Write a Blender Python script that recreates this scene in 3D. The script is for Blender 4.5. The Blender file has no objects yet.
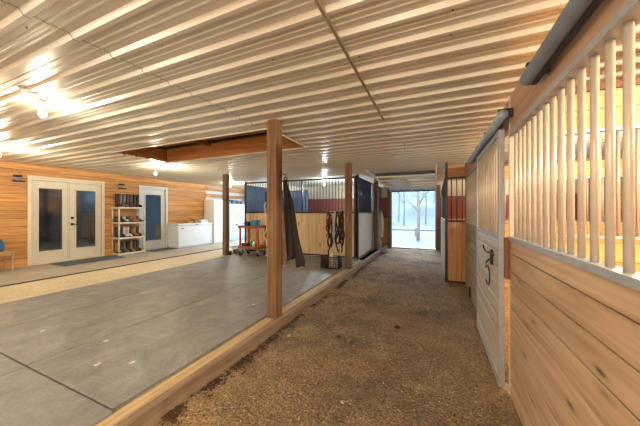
import bpy, bmesh, math, random
from mathutils import Vector, Matrix
random.seed(7)
R = math.radians
S = bpy.context.scene
C = S.collection

# ------------------------------------------------------------------ helpers
class MB:
    """collects shapes (world coordinates) into one mesh"""
    def __init__(s): s.v = []; s.f = []; s.m = []; s.sm = []; s.mi = 0
    def add(s, vs, fs, smooth=False):
        n = len(s.v); s.v += [tuple(v) for v in vs]
        for f in fs: s.f.append([i + n for i in f]); s.m.append(s.mi); s.sm.append(smooth)
        return s
    def box(s, x0, x1, y0, y1, z0, z1, b=0.0):
        if x1 < x0: x0, x1 = x1, x0
        if y1 < y0: y0, y1 = y1, y0
        if z1 < z0: z0, z1 = z1, z0
        if b <= 0:
            vs = [(x, y, z) for z in (z0, z1) for y in (y0, y1) for x in (x0, x1)]
            return s.add(vs, [(0,2,3,1),(4,5,7,6),(0,1,5,4),(2,6,7,3),(0,4,6,2),(1,3,7,5)])
        b = min(b, (x1-x0)*.45, (y1-y0)*.45, (z1-z0)*.45)
        bm = bmesh.new(); bmesh.ops.create_cube(bm, size=1)
        for v in bm.verts: v.co = Vector(((x0+x1)/2 + v.co.x*(x1-x0), (y0+y1)/2 + v.co.y*(y1-y0), (z0+z1)/2 + v.co.z*(z1-z0)))
        bmesh.ops.bevel(bm, geom=bm.edges[:], offset=b, segments=2 if b > .006 else 1, affect='EDGES', profile=.5)
        bm.verts.index_update()
        s.add([v.co[:] for v in bm.verts], [[v.index for v in f.verts] for f in bm.faces]); bm.free(); return s
    def obox(s, c, size, rot, b=0):
        """box rotated by a Matrix about its centre"""
        t = MB(); t.box(-size[0]/2, size[0]/2, -size[1]/2, size[1]/2, -size[2]/2, size[2]/2, b)
        return s.add([tuple(rot @ Vector(v) + Vector(c)) for v in t.v], t.f)
    def tube(s, pts, r, n=8, closed=False, cap=True, sq=(1, 1)):
        pts = [Vector(p) for p in pts]; m = len(pts)
        rr = r if isinstance(r, (list, tuple)) else [r]*m
        vs = []; up = None
        for i, p in enumerate(pts):
            a = pts[(i-1) % m] if (closed or i > 0) else p
            b = pts[(i+1) % m] if (closed or i < m-1) else p
            d = (b - a)
            d = d.normalized() if d.length > 1e-9 else Vector((0,0,1))
            if up is None: up = Vector((0,0,1)) if abs(d.z) < .9 else Vector((0,1,0))
            u = d.cross(up)
            if u.length < 1e-5: u = d.orthogonal()
            u.normalize(); w = u.cross(d).normalized(); up = w
            for k in range(n):
                t = 2*math.pi*k/n
                vs.append(p + (u*math.cos(t)*sq[0] + w*math.sin(t)*sq[1])*rr[i])
        fs = []
        for i in range(m if closed else m-1):
            j = (i+1) % m
            for k in range(n):
                l = (k+1) % n; fs.append((i*n+k, i*n+l, j*n+l, j*n+k))
        if cap and not closed:
            fs.append(tuple(range(n))[::-1]); fs.append(tuple((m-1)*n+k for k in range(n)))
        return s.add(vs, fs, n > 5)
    def cyl(s, a, b, r, n=16): return s.tube([a, b], r, n)
    def loft(s, rings, cap=True, smooth=True, closed=True):
        n = len(rings[0]); vs = [v for r in rings for v in r]; fs = []
        for i in range(len(rings)-1):
            for k in range(n if closed else n-1):
                l = (k+1) % n; fs.append((i*n+k, i*n+l, (i+1)*n+l, (i+1)*n+k))
        if cap and closed:
            fs.append(tuple(range(n))[::-1]); fs.append(tuple((len(rings)-1)*n+k for k in range(n)))
        return s.add(vs, fs, smooth)
    def lathe(s, c, prof, n=20):
        rings = [[(c[0]+r*math.cos(2*math.pi*k/n), c[1]+r*math.sin(2*math.pi*k/n), c[2]+z) for k in range(n)] for r, z in prof]
        return s.loft(rings)
    def ball(s, c, r, n=12, sz=1.0):
        return s.lathe(c, [(max(1e-4, r*math.sin(math.pi*i/8)), -r*sz*math.cos(math.pi*i/8)) for i in range(9)], n)
    def build(s, name, mat, parent=None, loc=None):
        me = bpy.data.meshes.new(name)
        base = Vector(loc) if loc is not None else Vector((0,0,0))
        if parent is not None: base = base + wloc(parent)
        me.from_pydata([tuple(Vector(v)-base) for v in s.v], [], s.f); me.validate(); me.update()
        mats = mat if isinstance(mat, (list, tuple)) else [mat]
        for m in mats: me.materials.append(m)
        if len(me.polygons) == len(s.f):
            for p, mi, sm in zip(me.polygons, s.m, s.sm): p.material_index = mi; p.use_smooth = sm
        bm = bmesh.new(); bm.from_mesh(me); bmesh.ops.recalc_face_normals(bm, faces=bm.faces); bm.to_mesh(me); bm.free()
        o = bpy.data.objects.new(name, me); C.objects.link(o)
        if parent is not None: o.parent = parent
        o.location = Vector(loc) if loc is not None else (0,0,0)
        return o

def wloc(o):
    l = Vector((0,0,0))
    while o is not None: l += o.location; o = o.parent
    return l
def tag(o, label=None, cat=None, group=None, kind=None):
    if label: o['label'] = label
    if cat: o['category'] = cat
    if group: o['group'] = group
    if kind: o['kind'] = kind
    return o
def thing(name, label, cat, loc=(0,0,0), group=None):
    o = bpy.data.objects.new(name, None); C.objects.link(o); o.location = loc; o.empty_display_size = .1
    return tag(o, label, cat, group)
def solo(name, mb, mat, label, cat, loc, group=None, kind=None):
    return tag(mb.build(name, mat, loc=loc), label, cat, group, kind)
def struct(name, mb, mat, parent=None):
    o = mb.build(name, mat, parent)
    if parent is None: o['kind'] = 'structure'
    return o
def dup(root, loc, rz=0, label=None, group=None):
    r = root.copy(); C.objects.link(r); r.location = loc; r.rotation_euler = (0, 0, rz)
    if label: r['label'] = label
    if group: r['group'] = group
    for ch in list(root.children):
        c = ch.copy(); C.objects.link(c); c.parent = r
        for g in list(ch.children):
            d = g.copy(); C.objects.link(d); d.parent = c
    return r

# ------------------------------------------------------------------ materials
def lin(h):
    h = h.lstrip('#'); o = []
    for i in (0, 2, 4):
        c = int(h[i:i+2], 16)/255; o.append(c/12.92 if c <= .04045 else ((c+.055)/1.055)**2.4)
    return (o[0], o[1], o[2], 1)
def base(name):
    m = bpy.data.materials.new(name); m.use_nodes = True
    nt = m.node_tree; return m, nt, nt.nodes['Principled BSDF']
def N(nt, t, **k):
    n = nt.nodes.new(t)
    for a, b in k.items(): setattr(n, a, b)
    return n
def mathn(nt, op, a, b=None):
    n = N(nt, 'ShaderNodeMath', operation=op)
    for i, x in enumerate((a, b)):
        if x is None: continue
        if isinstance(x, (int, float)): n.inputs[i].default_value = x
        else: nt.links.new(x, n.inputs[i])
    return n.outputs[0]
def ramp(nt, src, stops):
    r = N(nt, 'ShaderNodeValToRGB'); e = r.color_ramp.elements
    while len(e) < len(stops): e.new(.5)
    for i, (p, c) in enumerate(stops): e[i].position = p; e[i].color = c
    nt.links.new(src, r.inputs[0]); return r.outputs[0]
def mix(nt, f, a, b, mode='MIX'):
    n = N(nt, 'ShaderNodeMix', data_type='RGBA', blend_type=mode)
    for s, x in ((0, f), (6, a), (7, b)):
        if isinstance(x, (int, float)): n.inputs[s].default_value = x
        elif isinstance(x, tuple): n.inputs[s].default_value = x
        else: nt.links.new(x, n.inputs[s])
    return n.outputs[2]
def plain(name, col, rough=.6, metal=0.0, vary=.12, scale=12, bump=.0, coat=0):
    m, nt, p = base(name); c = lin(col) if isinstance(col, str) else col
    tc = N(nt, 'ShaderNodeTexCoord'); no = N(nt, 'ShaderNodeTexNoise'); no.inputs['Scale'].default_value = scale; no.inputs['Detail'].default_value = 5
    nt.links.new(tc.outputs['Object'], no.inputs['Vector'])
    d = tuple(x*(1-vary) for x in c[:3])+(1,); l = tuple(min(1, x*(1+vary)) for x in c[:3])+(1,)
    nt.links.new(ramp(nt, no.outputs['Fac'], [(.3, d), (.7, l)]), p.inputs['Base Color'])
    p.inputs['Roughness'].default_value = rough; p.inputs['Metallic'].default_value = metal
    if coat: p.inputs['Coat Weight'].default_value = coat
    if bump:
        b = N(nt, 'ShaderNodeBump'); b.inputs['Strength'].default_value = bump; b.inputs['Distance'].default_value = .01
        nt.links.new(no.outputs['Fac'], b.inputs['Height']); nt.links.new(b.outputs[0], p.inputs['Normal'])
    return m
def emit(name, col, strength):
    m, nt, p = base(name); p.inputs['Base Color'].default_value = lin(col)
    p.inputs['Emission Color'].default_value = lin(col); p.inputs['Emission Strength'].default_value = strength; return m
def wood(name, cols, grain='Y', pitch=None, paxis='Z', rough=.55, knots=.06, var=.18, groove=False, kscale=(2.2, 7.0), off=0.0, bump=.15):
    """cols: dark, mid, light.  grain runs along `grain`; boards are `pitch` wide along `paxis`"""
    m, nt, p = base(name); d, mi, l = [lin(c) for c in cols]
    tc = N(nt, 'ShaderNodeTexCoord'); sp = N(nt, 'ShaderNodeSeparateXYZ'); nt.links.new(tc.outputs['Object'], sp.inputs[0])
    ax = {'X': 0, 'Y': 1, 'Z': 2}
    rnd = None
    if pitch:
        q = mathn(nt, 'DIVIDE', mathn(nt, 'ADD', sp.outputs[ax[paxis]], 50*pitch+off), pitch)
        wn = N(nt, 'ShaderNodeTexWhiteNoise', noise_dimensions='1D'); nt.links.new(mathn(nt, 'FLOOR', q), wn.inputs['W']); rnd = wn.outputs['Value']
    def coords(sg, sa):
        cb = N(nt, 'ShaderNodeCombineXYZ')
        for i, a in enumerate('XYZ'):
            v = mathn(nt, 'MULTIPLY', sp.outputs[i], sg if a == grain else sa)
            if a == grain and rnd is not None: v = mathn(nt, 'ADD', v, mathn(nt, 'MULTIPLY', rnd, 37.0))
            nt.links.new(v, cb.inputs[i])
        return cb.outputs[0]
    n1 = N(nt, 'ShaderNodeTexNoise'); n1.inputs['Scale'].default_value = 1; n1.inputs['Detail'].default_value = 6; n1.inputs['Distortion'].default_value = .6
    nt.links.new(coords(1.3, 26), n1.inputs['Vector'])
    col = ramp(nt, n1.outputs['Fac'], [(.25, d), (.5, mi), (.75, l)])
    if knots:
        vo = N(nt, 'ShaderNodeTexVoronoi'); vo.inputs['Scale'].default_value = 1
        nt.links.new(coords(*kscale), vo.inputs['Vector'])
        dist = vo.outputs['Distance']
        k = ramp(nt, dist, [(knots*.7, (1,1,1,1)), (knots*1.6, (.25,.25,.25,1)), (knots*3.2, (0,0,0,1))])
        dk = tuple(x*.33 for x in d[:3])+(1,)
        sel = mathn(nt, 'GREATER_THAN', N_sep(nt, vo.outputs['Color']), .45)
        col = mix(nt, mathn(nt, 'MULTIPLY', k, sel), col, dk)
    if rnd is not None:
        g = mathn(nt, 'ADD', mathn(nt, 'MULTIPLY', rnd, var*2), 1-var)
        cc = N(nt, 'ShaderNodeCombineColor')
        for i in range(3): nt.links.new(g, cc.inputs[i])
        col = mix(nt, 1.0, col, cc.outputs[0], 'MULTIPLY')
    b = N(nt, 'ShaderNodeBump'); b.inputs['Strength'].default_value = bump; b.inputs['Distance'].default_value = .004
    h = n1.outputs['Fac']
    if groove and pitch:
        fr = mathn(nt, 'FRACT', q); e = mathn(nt, 'MINIMUM', fr, mathn(nt, 'SUBTRACT', 1.0, fr))
        gm = mathn(nt, 'LESS_THAN', e, .022)
        col = mix(nt, gm, col, tuple(x*.35 for x in d[:3])+(1,))
    nt.links.new(h, b.inputs['Height']); nt.links.new(b.outputs[0], p.inputs['Normal'])
    nt.links.new(col, p.inputs['Base Color']); p.inputs['Roughness'].default_value = rough
    return m
def N_sep(nt, c):
    s = N(nt, 'ShaderNodeSeparateColor'); nt.links.new(c, s.inputs[0]); return s.outputs[0]

M = {}
M['orange_pine'] = wood('orange_pine', ('#9c662f', '#c28a4c', '#d6a468'), 'Y', .19, 'Z', .5, .075, .17, True, kscale=(2.4, 6.5))
M['pale_pine'] = wood('pale_pine', ('#9c7d60', '#b79a7b', '#c8ae91'), 'Y', .135, 'Z', .5, .075, .10, off=-.03, kscale=(2.6, 9))
M['grey_pine'] = wood('grey_pine', ('#a79b8c', '#bdb4a8', '#cdc6bc'), 'Y', .135, 'Z', .4, .04, .10, off=-.025)  # pale grey puts the daylight gloss of the door boards into the colour
M['drab_pine'] = wood('drab_pine', ('#84725a', '#9a886e', '#aa9a80'), 'Y', .135, 'Z', .6, .04, .08, off=-.025)
M['header_wood'] = wood('header_wood', ('#94735a', '#ae8c70', '#bf9e82'), 'Y', .28, 'Z', .5, .02, .05, off=.03)
M['header_x'] = wood('header_x', ('#8c5c36', '#a9764a', '#ba8a5c'), 'X', .28, 'Z', .5, .02, .05)
M['divider_pine'] = wood('divider_pine', ('#c08a48', '#d8a964', '#e6c084'), 'X', .135, 'Z', .5, .05, .12, True)
M['stall_pine'] = wood('stall_pine', ('#bda078', '#d6bd94', '#e4d0ab'), 'Z', .24, 'X', .55, .075, .07, True, kscale=(2.0, 4.5))
M['end_pine'] = wood('end_pine', ('#93683a', '#b48650', '#c29a62'), 'Z', .085, 'X', .5, .05, .12, True, kscale=(1.7, 5))
M['post_wood'] = wood('post_wood', ('#563d26', '#785636', '#8f6c48'), 'Z', None, rough=.7, knots=.04, kscale=(3, 9), bump=.4)
M['post_dark'] = wood('post_dark', ('#4d3b2c', '#6b5440', '#7c6450'), 'Z', None, rough=.7, knots=.04, kscale=(3, 9), bump=.4)
M['curb_wood'] = wood('curb_wood', ('#6b563e', '#87705a', '#9c8468'), 'Y', None, rough=.7, knots=.02, bump=.4)
M['curb_top'] = wood('curb_top', ('#93795a', '#b59a72', '#c9b084'), 'Y', None, rough=.7, knots=.02, bump=.4)
M['joist'] = wood('joist', ('#8a5526', '#a96f38', '#bd8448'), 'X', None, rough=.6, knots=.04)
M['joist_y'] = wood('joist_y', ('#7b4a22', '#99622f', '#ad773f'), 'Y', None, rough=.6, knots=.04)
M['ply'] = wood('ply', ('#8f6234', '#a87b48', '#bb905c'), 'X', .4, 'Y', .7, .03, .1)
M['jamb'] = wood('jamb', ('#705344', '#8b6a58', '#9a7a66'), 'Z', None, rough=.6, knots=.03)
M['block'] = wood('block', ('#5e3518', '#7a4722', '#8a5630'), 'Z', None, rough=.6, knots=0)
M['bench'] = wood('bench', ('#8d6a44', '#ab855a', '#c29c70'), 'Y', None, rough=.6, knots=.03)
M['metal'] = plain('galvanised_metal', '#a3a8ad', .42, .25, .1, 20)
M['bar'] = plain('tan_bar', '#bdb2a4', .32, .1, .05, 30)
M['track'] = plain('track_metal', '#8f9ea9', .34, .15, .15, 9)
M['dark_metal'] = plain('dark_frame_metal', '#3a3b42', .45, .5, .1, 9)
M['navy'] = plain('blue_grey_bar', '#52607a', .4, .3, .1, 9)
M['rust_bar'] = plain('brown_frame_metal', '#4a2c22', .5, .3, .1, 9)
M['white_metal'] = plain('white_track', '#c4ccd2', .4, .3, .05, 9)
M['white'] = plain('white_enamel', '#dfe3e6', .3, 0, .03, 6)
M['bluewhite'] = plain('pale_cabinet', '#a4b8ca', .35, 0, .03, 6)
M['cream_paint'] = plain('cream_door_paint', '#cfc6b4', .4, 0, .03, 6)
M['casing'] = plain('door_casing', '#d6cab4', .45, 0, .04, 6)
M['white_paint'] = plain('white_door_paint', '#cfd2d2', .4, 0, .03, 6)
M['shelf'] = plain('beige_plastic', '#cfc5b2', .5, 0, .05, 8)
M['cream_metal'] = plain('cream_metal', '#d9ceba', .4, .1, .04, 3)
M['red_metal'] = plain('red_metal', '#99574a', .4, .1, .07, 3)
M['blue_panel'] = plain('blue_grey_panel', '#56697f', .4, .2, .12, 3)
M['white_board'] = plain('white_board', '#c9c8ca', .5, 0, .06, 5)
M['black'] = plain('black_plastic', '#1b1b1d', .5, 0, .2, 10)
M['rubber'] = plain('black_rubber', '#232629', .8, 0, .2, 20, .2)
M['doormat'] = plain('doormat', '#4c4e50', .9, 0, .2, 60, .4)
M['cart'] = plain('red_cart_paint', '#a34f33', .45, 0, .1, 6)
M['tan'] = plain('tan_cloth', '#8d7358', .85, 0, .2, 20, .2)
M['coat'] = plain('dark_brown_cloth', '#231d1b', .8, 0, .35, 7, .3)
M['coat_line'] = plain('brown_lining', '#6d5442', .85, 0, .2, 12, .2)
M['blue'] = plain('blue_plastic', '#2d7fae', .45, 0, .1, 9)
M['navy_cloth'] = plain('blue_cloth', '#31507f', .85, 0, .2, 9)
M['green'] = plain('green_plastic', '#3f8f4a', .45, 0, .1, 9)
M['yellow'] = plain('yellow_plastic', '#cdbf35', .45, 0, .1, 9)
M['grey'] = plain('grey_plastic', '#777d83', .5, 0, .1, 9)
M['red_strap'] = plain('red_nylon', '#8f2a2c', .8, 0, .15, 30)
M['rust_strap'] = plain('rust_nylon', '#7a3a2a', .8, 0, .15, 30)
M['black_strap'] = plain('black_nylon', '#23242a', .8, 0, .15, 30)
M['white_rope'] = plain('white_rope', '#c9c8c2', .9, 0, .15, 60)
M['grey_rope'] = plain('grey_rope', '#a9aeb4', .9, 0, .2, 60)
M['rope_tan'] = plain('cream_rope', '#cbbf9f', .9, 0, .15, 60)
M['bulb'] = emit('lit_bulb', '#ffe2b0', 7)
M['tube'] = emit('lit_tube', '#ffe9c4', 12)
M['dark_room'] = plain('dim_room', '#7b848c', .8, 0, .3, 2)
M['snow'] = plain('pale_gravel_snow', '#7c8791', .8, 0, .12, .8)
M['bark'] = plain('pale_bark', '#d5d8d6', .8, 0, .15, 5)
M['bark_grey'] = plain('grey_bark', '#b4c0ca', .9, 0, .15, 5)
M['seam'] = plain('sealant_dark', '#5b4731', .8, 0, .2, 10)
M['cardboard'] = plain('cardboard', '#a7834f', .8, 0, .12, 10)

# ribbed ceiling liner: white, semi gloss
M['ceiling'] = plain('ceiling_liner_paint', '#cdc8bc', .3, .2, .05, 1.2)
# glass
def glass():
    m, nt, p = base('door_glass'); p.inputs['Base Color'].default_value = (.8, .87, .9, 1)
    p.inputs['Transmission Weight'].default_value = 1; p.inputs['Roughness'].default_value = .03; p.inputs['IOR'].default_value = 1.95; return m
M['glass'] = glass()
# concrete
def concrete(name, c, c2, sc):
    m, nt, p = base(name); tc = N(nt, 'ShaderNodeTexCoord')
    a = N(nt, 'ShaderNodeTexNoise'); a.inputs['Scale'].default_value = sc; a.inputs['Detail'].default_value = 8; a.inputs['Roughness'].default_value = .7
    b_ = N(nt, 'ShaderNodeTexNoise'); b_.inputs['Scale'].default_value = sc*14; b_.inputs['Detail'].default_value = 4
    for n in (a, b_): nt.links.new(tc.outputs['Object'], n.inputs['Vector'])
    col = ramp(nt, a.outputs['Fac'], [(.3, lin(c)), (.7, lin(c2))])
    col = mix(nt, .35, col, ramp(nt, b_.outputs['Fac'], [(.35, (.35,.35,.35,1)), (.65, (.75,.75,.75,1))]), 'OVERLAY')
    nt.links.new(col, p.inputs['Base Color']); p.inputs['Roughness'].default_value = .7
    bu = N(nt, 'ShaderNodeBump'); bu.inputs['Strength'].default_value = .15; bu.inputs['Distance'].default_value = .01
    nt.links.new(b_.outputs['Fac'], bu.inputs['Height']); nt.links.new(bu.outputs[0], p.inputs['Normal']); return m
M['concrete'] = concrete('tan_concrete', '#aa9a7c', '#c3b292', 1.6)
M['concrete_grey'] = concrete('grey_concrete', '#8d8272', '#a69a87', 1.6)
def matmat():
    m, nt, p = base('rubber_mat'); tc = N(nt, 'ShaderNodeTexCoord')
    a = N(nt, 'ShaderNodeTexNoise'); a.inputs['Scale'].default_value = 2.2; a.inputs['Detail'].default_value = 9; a.inputs['Roughness'].default_value = .75; a.inputs['Distortion'].default_value = .7
    s_ = N(nt, 'ShaderNodeTexNoise'); s_.inputs['Scale'].default_value = 2.6; s_.inputs['Detail'].default_value = 6; s_.inputs['Distortion'].default_value = .4
    mp = N(nt, 'ShaderNodeMapping'); mp.inputs['Scale'].default_value = (4, 1.0, 1); nt.links.new(tc.outputs['Object'], mp.inputs[0]); nt.links.new(mp.outputs[0], s_.inputs['Vector'])
    d = N(nt, 'ShaderNodeTexNoise'); d.inputs['Scale'].default_value = 45; d.inputs['Detail'].default_value = 3
    for n in (a, d): nt.links.new(tc.outputs['Object'], n.inputs['Vector'])
    col = ramp(nt, a.outputs['Fac'], [(.3, lin('#646566')), (.52, lin('#807e7b')), (.74, lin('#a29a8f'))])
    col = mix(nt, .18, col, ramp(nt, s_.outputs['Fac'], [(.35, (.3,.3,.3,1)), (.7, (.72,.7,.66,1))]), 'OVERLAY')
    col = mix(nt, .3, col, ramp(nt, d.outputs['Fac'], [(.3, (.3,.3,.3,1)), (.7, (.7,.7,.7,1))]), 'OVERLAY')
    nt.links.new(col, p.inputs['Base Color']); p.inputs['Roughness'].default_value = .5
    bu = N(nt, 'ShaderNodeBump'); bu.inputs['Strength'].default_value = .25; bu.inputs['Distance'].default_value = .006
    nt.links.new(d.outputs['Fac'], bu.inputs['Height']); nt.links.new(bu.outputs[0], p.inputs['Normal']); return m
M['mat'] = matmat()
def dirt(name, cs, sc=3.0, lamp_tint=None):
    m, nt, p = base(name); tc = N(nt, 'ShaderNodeTexCoord')
    a = N(nt, 'ShaderNodeTexNoise'); a.inputs['Scale'].default_value = sc; a.inputs['Detail'].default_value = 9; a.inputs['Roughness'].default_value = .72
    f = N(nt, 'ShaderNodeTexNoise'); f.inputs['Scale'].default_value = 60; f.inputs['Detail'].default_value = 4
    for n in (a, f): nt.links.new(tc.outputs['Object'], n.inputs['Vector'])
    col = ramp(nt, a.outputs['Fac'], [(.3, lin(cs[0])), (.5, lin(cs[1])), (.72, lin(cs[2]))])
    if lamp_tint:
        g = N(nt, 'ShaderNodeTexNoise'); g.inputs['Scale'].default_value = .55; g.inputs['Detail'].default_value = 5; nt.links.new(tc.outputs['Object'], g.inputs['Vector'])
        col = mix(nt, ramp(nt, g.outputs['Fac'], [(.44, (0,0,0,1)), (.62, (.8,.8,.8,1))]), col, lin(lamp_tint))  # sandy tint by large noise stands in for warm lamplight on the dirt
    col = mix(nt, .75, col, ramp(nt, f.outputs['Fac'], [(.32, (.18,.17,.16,1)), (.68, (.85,.83,.8,1))]), 'OVERLAY')
    nt.links.new(col, p.inputs['Base Color']); p.inputs['Roughness'].default_value = .95
    bu = N(nt, 'ShaderNodeBump'); bu.inputs['Strength'].default_value = 1; bu.inputs['Distance'].default_value = .035
    nt.links.new(f.outputs['Fac'], bu.inputs['Height']); nt.links.new(bu.outputs[0], p.inputs['Normal']); return m
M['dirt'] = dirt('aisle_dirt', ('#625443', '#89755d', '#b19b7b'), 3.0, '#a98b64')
M['bedding'] = dirt('stall_bedding', ('#b07a44', '#c8955c', '#d8ac76'), 5)
M['hill'] = dirt('frosted_woodland', ('#8fa5b8', '#a5b9c9', '#bccbd6'), .25)
M['flake'] = plain('wood_shaving', '#c9b694', .8, 0, .2, 3)
M['chip'] = plain('brown_chip', '#4d3526', .9, 0, .2, 3)

# ------------------------------------------------------------------ levels
ZC, XW, XR = 2.44, -8.9, 4.3          # ceiling, left wall, outer right wall
YB, YF = 10.7, -3.5                   # back wall, wall behind the camera
ZD = -.10                             # dirt level

# ------------------------------------------------------------------ ceiling
OX0, OX1, OY0, OY1 = -5.67, -2.05, 2.97, 4.13
prof = []
k = math.floor((YF-.94)/.2286); y = .94 + k*.2286
while y < YB:
    for dy, dz in ((-.032, 0), (-.014, -.026), (.014, -.026), (.032, 0), (.078, 0), (.085, -.005), (.097, -.005), (.104, 0), (.128, 0), (.135, -.005), (.147, -.005), (.154, 0)):
        prof.append((y+dy, ZC+dz+.008))
    y += .2286
prof = [p for p in prof if YF < p[0] < YB]
def zat(yy):
    for (a, za), (b, zb) in zip(prof, prof[1:]):
        if a <= yy <= b: return za + (zb-za)*(yy-a)/(b-a)
    return ZC
prof = sorted(prof + [(YF, ZC+.008), (YB, ZC+.008), (OY0, zat(OY0)), (OY1, zat(OY1))])
b = MB()
for (ya, za), (yb, zb) in zip(prof, prof[1:]):
    inn = OY0-1e-6 <= (ya+yb)/2 <= OY1
    for x0, x1 in (((XW-.1, OX0), (OX1, XR)) if inn else ((XW-.1, XR),)):
        b.add([(x0, ya, za), (x1, ya, za), (x1, yb, zb), (x0, yb, zb)], [(0, 1, 2, 3)])
ceil = struct('ceiling', b, M['ceiling'])
b = MB()   # dark lap seam following the ribs
def ribbon(b, x, w, y0, y1, dz):
    pp = [p for p in prof if y0 <= p[0] <= y1]
    for (ya, za), (yb, zb) in zip(pp, pp[1:]):
        j = .004*math.sin(ya*31)
        b.add([(x-w+j, ya, za+dz), (x+w+j, ya, za+dz), (x+w+j, yb, zb+dz), (x-w+j, yb, zb+dz)], [(0, 1, 2, 3)])
ribbon(b, -2.17, .0035, -1, 2.9, -.0015); ribbon(b, -2.17, .002, 4.2, 8, -.0015)
b.build('lap_seam', M['seam'], ceil)
b = MB(); b.box(-.595, -.572, -1.5, 3.3, ZC-.022, ZC-.013, .002)
b.build('batten', M['curb_wood'], ceil)
b = MB()
for i in range(300):
    yy = .94 + .2286*random.randint(-4, 20) + .06; xx = XW + .45 + .61*random.randint(0, 17)
    if OX0-.05 < xx < OX1+.05 and OY0-.05 < yy < OY1+.05: continue
    b.lathe((xx, yy, ZC+.0075-.004), [(.005, 0), (.005, .004)], 6)
tag(b.build('screw', M['dark_metal'], ceil), kind='stuff')
b = MB(); b.box(XW-.1, XR, YF, OY0-.3, ZC+.2, ZC+.24); b.box(XW-.1, XR, OY1+.3, YB, ZC+.2, ZC+.24)
struct('trim_attic_floor', b, M['ply'])
b = MB(); b.box(XW-.2, XR+.2, YF-.1, YB+.1, ZC+.7, ZC+.75); b.box(XW-.12, XW, YF, YB, ZC, ZC+.7); b.box(XR, XR+.12, YF, YB, ZC, ZC+.7); b.box(XW, XR, YB, YB+.12, ZC, ZC+.7); b.box(XW, XR, YF-.12, YF, ZC, ZC+.7); struct('trim_roof', b, M['ply'])
# attic opening: framed well
b = MB(); b.box(OX0, OX1, OY1, OY1+.038, ZC-.02, ZC+.29, .003)
hole = struct('trim_1', b, M['joist'])
b = MB(); b.box(OX0, OX1, OY0-.038, OY0, ZC+.012, ZC+.29, .003); b.build('near_joist', M['joist'], hole)
b = MB(); b.box(OX0-.038, OX0, OY0, OY1, ZC+.012, ZC+.29, .003); b.box(OX1, OX1+.038, OY0, OY1, ZC+.012, ZC+.29, .003)
b.build('side_joist', M['joist_y'], hole)
b = MB(); b.box(OX0-.2, OX1+.2, OY0-.3, OY1-.06, ZC+.33, ZC+.35); b.box(OX0-.2, OX1+.2, OY1+.10, OY1+.4, ZC+.33, ZC+.35)
b.build('plywood', M['ply'], hole)
b = MB(); b.box(OX0-.2, OX1+.2, OY0-.3, OY1+.4, ZC+.46, ZC+.47); b.build('gap_dark_sheet', M['black'], hole)  # black sheet added to put shade into the plywood gap
b = MB(); b.box(-4.35, -4.31, OY0+.0, OY1, ZC+.22, ZC+.30, .003); b.build('brace', M['joist_y'], hole)
b = MB(); b.box(OX0, OX1, OY1-.012, OY1-.001, ZC-.032, ZC-.012); b.box(OX1-.012, OX1-.001, OY0, OY1-.012, ZC-.032, ZC-.006); b.box(OX0, OX1-.012, OY0+.001, OY0+.012, ZC-.03, ZC-.006)
b.build('edge_trim', M['ceiling'], hole)

# ------------------------------------------------------------------ walls
FD = (2.94, 4.51); D2 = (5.51, 6.50); DH = 2.12
b = MB()
for y0, y1, z0, z1 in ((YF, FD[0], -.02, ZC), (FD[0], FD[1], DH, ZC), (FD[1], D2[0], -.02, ZC), (D2[0], D2[1], DH, ZC), (D2[1], 8.25, -.02, ZC)):
    b.box(XW-.12, XW, y0, y1, z0, z1)
struct('wall_left', b, M['orange_pine'])
b = MB(); b.box(XW-.12, XW, 8.25, YB, -.02, ZC)
wl2 = struct('wall_left_far', b, M['white_board'])
b = MB(); b.box(XW, XW+.04, 8.25, YB, 2.20, 2.40, .004); b.box(XW, XW+.04, 8.25, YB, 1.93, 2.07, .004); b.build('rail_board', M['orange_pine'], wl2)
b = MB(); b.box(-11, -10.9, 2, 8, -.1, 2.6); b.box(-11, XW-.12, 1.9, 2, -.1, 2.6); b.box(-11, XW-.12, 8, 8.1, -.1, 2.6); b.box(-11, XW-.12, 1.9, 8.1, -.12, -.02); b.box(-11, XW-.12, 1.9, 8.1, 2.6, 2.65)
struct('wall_porch', b, M['dark_room'])
# back wall in three bands, with the overhead door opening and a second opening that lets daylight in behind the cabinets
EX0, EX1, EZ = -1.60, .02, 2.12
def band(z0, z1, openings):
    b = MB(); xs = [XW-.12]
    for a, c, h in openings:
        if z0 < h: xs += [a, c]
    xs.append(XR)
    for i in range(0, len(xs), 2): b.box(xs[i], xs[i+1], YB, YB+.12, z0, z1)
    return b
OPN = [(-8.1, -6.1, 2.12), (EX0, EX1, EZ)]
wb = struct('wall_back', band(-.2, 1.05, OPN), M['divider_pine'])
b = band(1.05, 1.87, OPN)
for i in range(60):
    x = XW + .22*i
    if any(a-.03 < x < c+.03 for a, c, h in OPN) or x > XR-.1: continue
    b.box(x, x+.03, YB-.012, YB, 1.05, 1.87)
b.build('red_panel', M['red_metal'], wb)
b = band(1.87, 2.12, OPN); b.box(XW-.12, XR, YB, YB+.12, 2.12, ZC+.05)
for i in range(60):
    x = XW + .22*i
    if x > XR-.1 or any(a-.03 < x < c+.03 for a, c, h in OPN): continue
    b.box(x, x+.03, YB-.012, YB, 1.872, ZC)
b.build('cream_panel', M['cream_metal'], wb)
b = MB(); b.box(XR, XR+.12, YF, YB, -.2, ZC); struct('wall_right', b, M['orange_pine'])
b = MB(); b.box(XW-.12, XR+.12, YF-.12, YF, -.2, ZC); struct('wall_front', b, M['orange_pine'])

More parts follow.
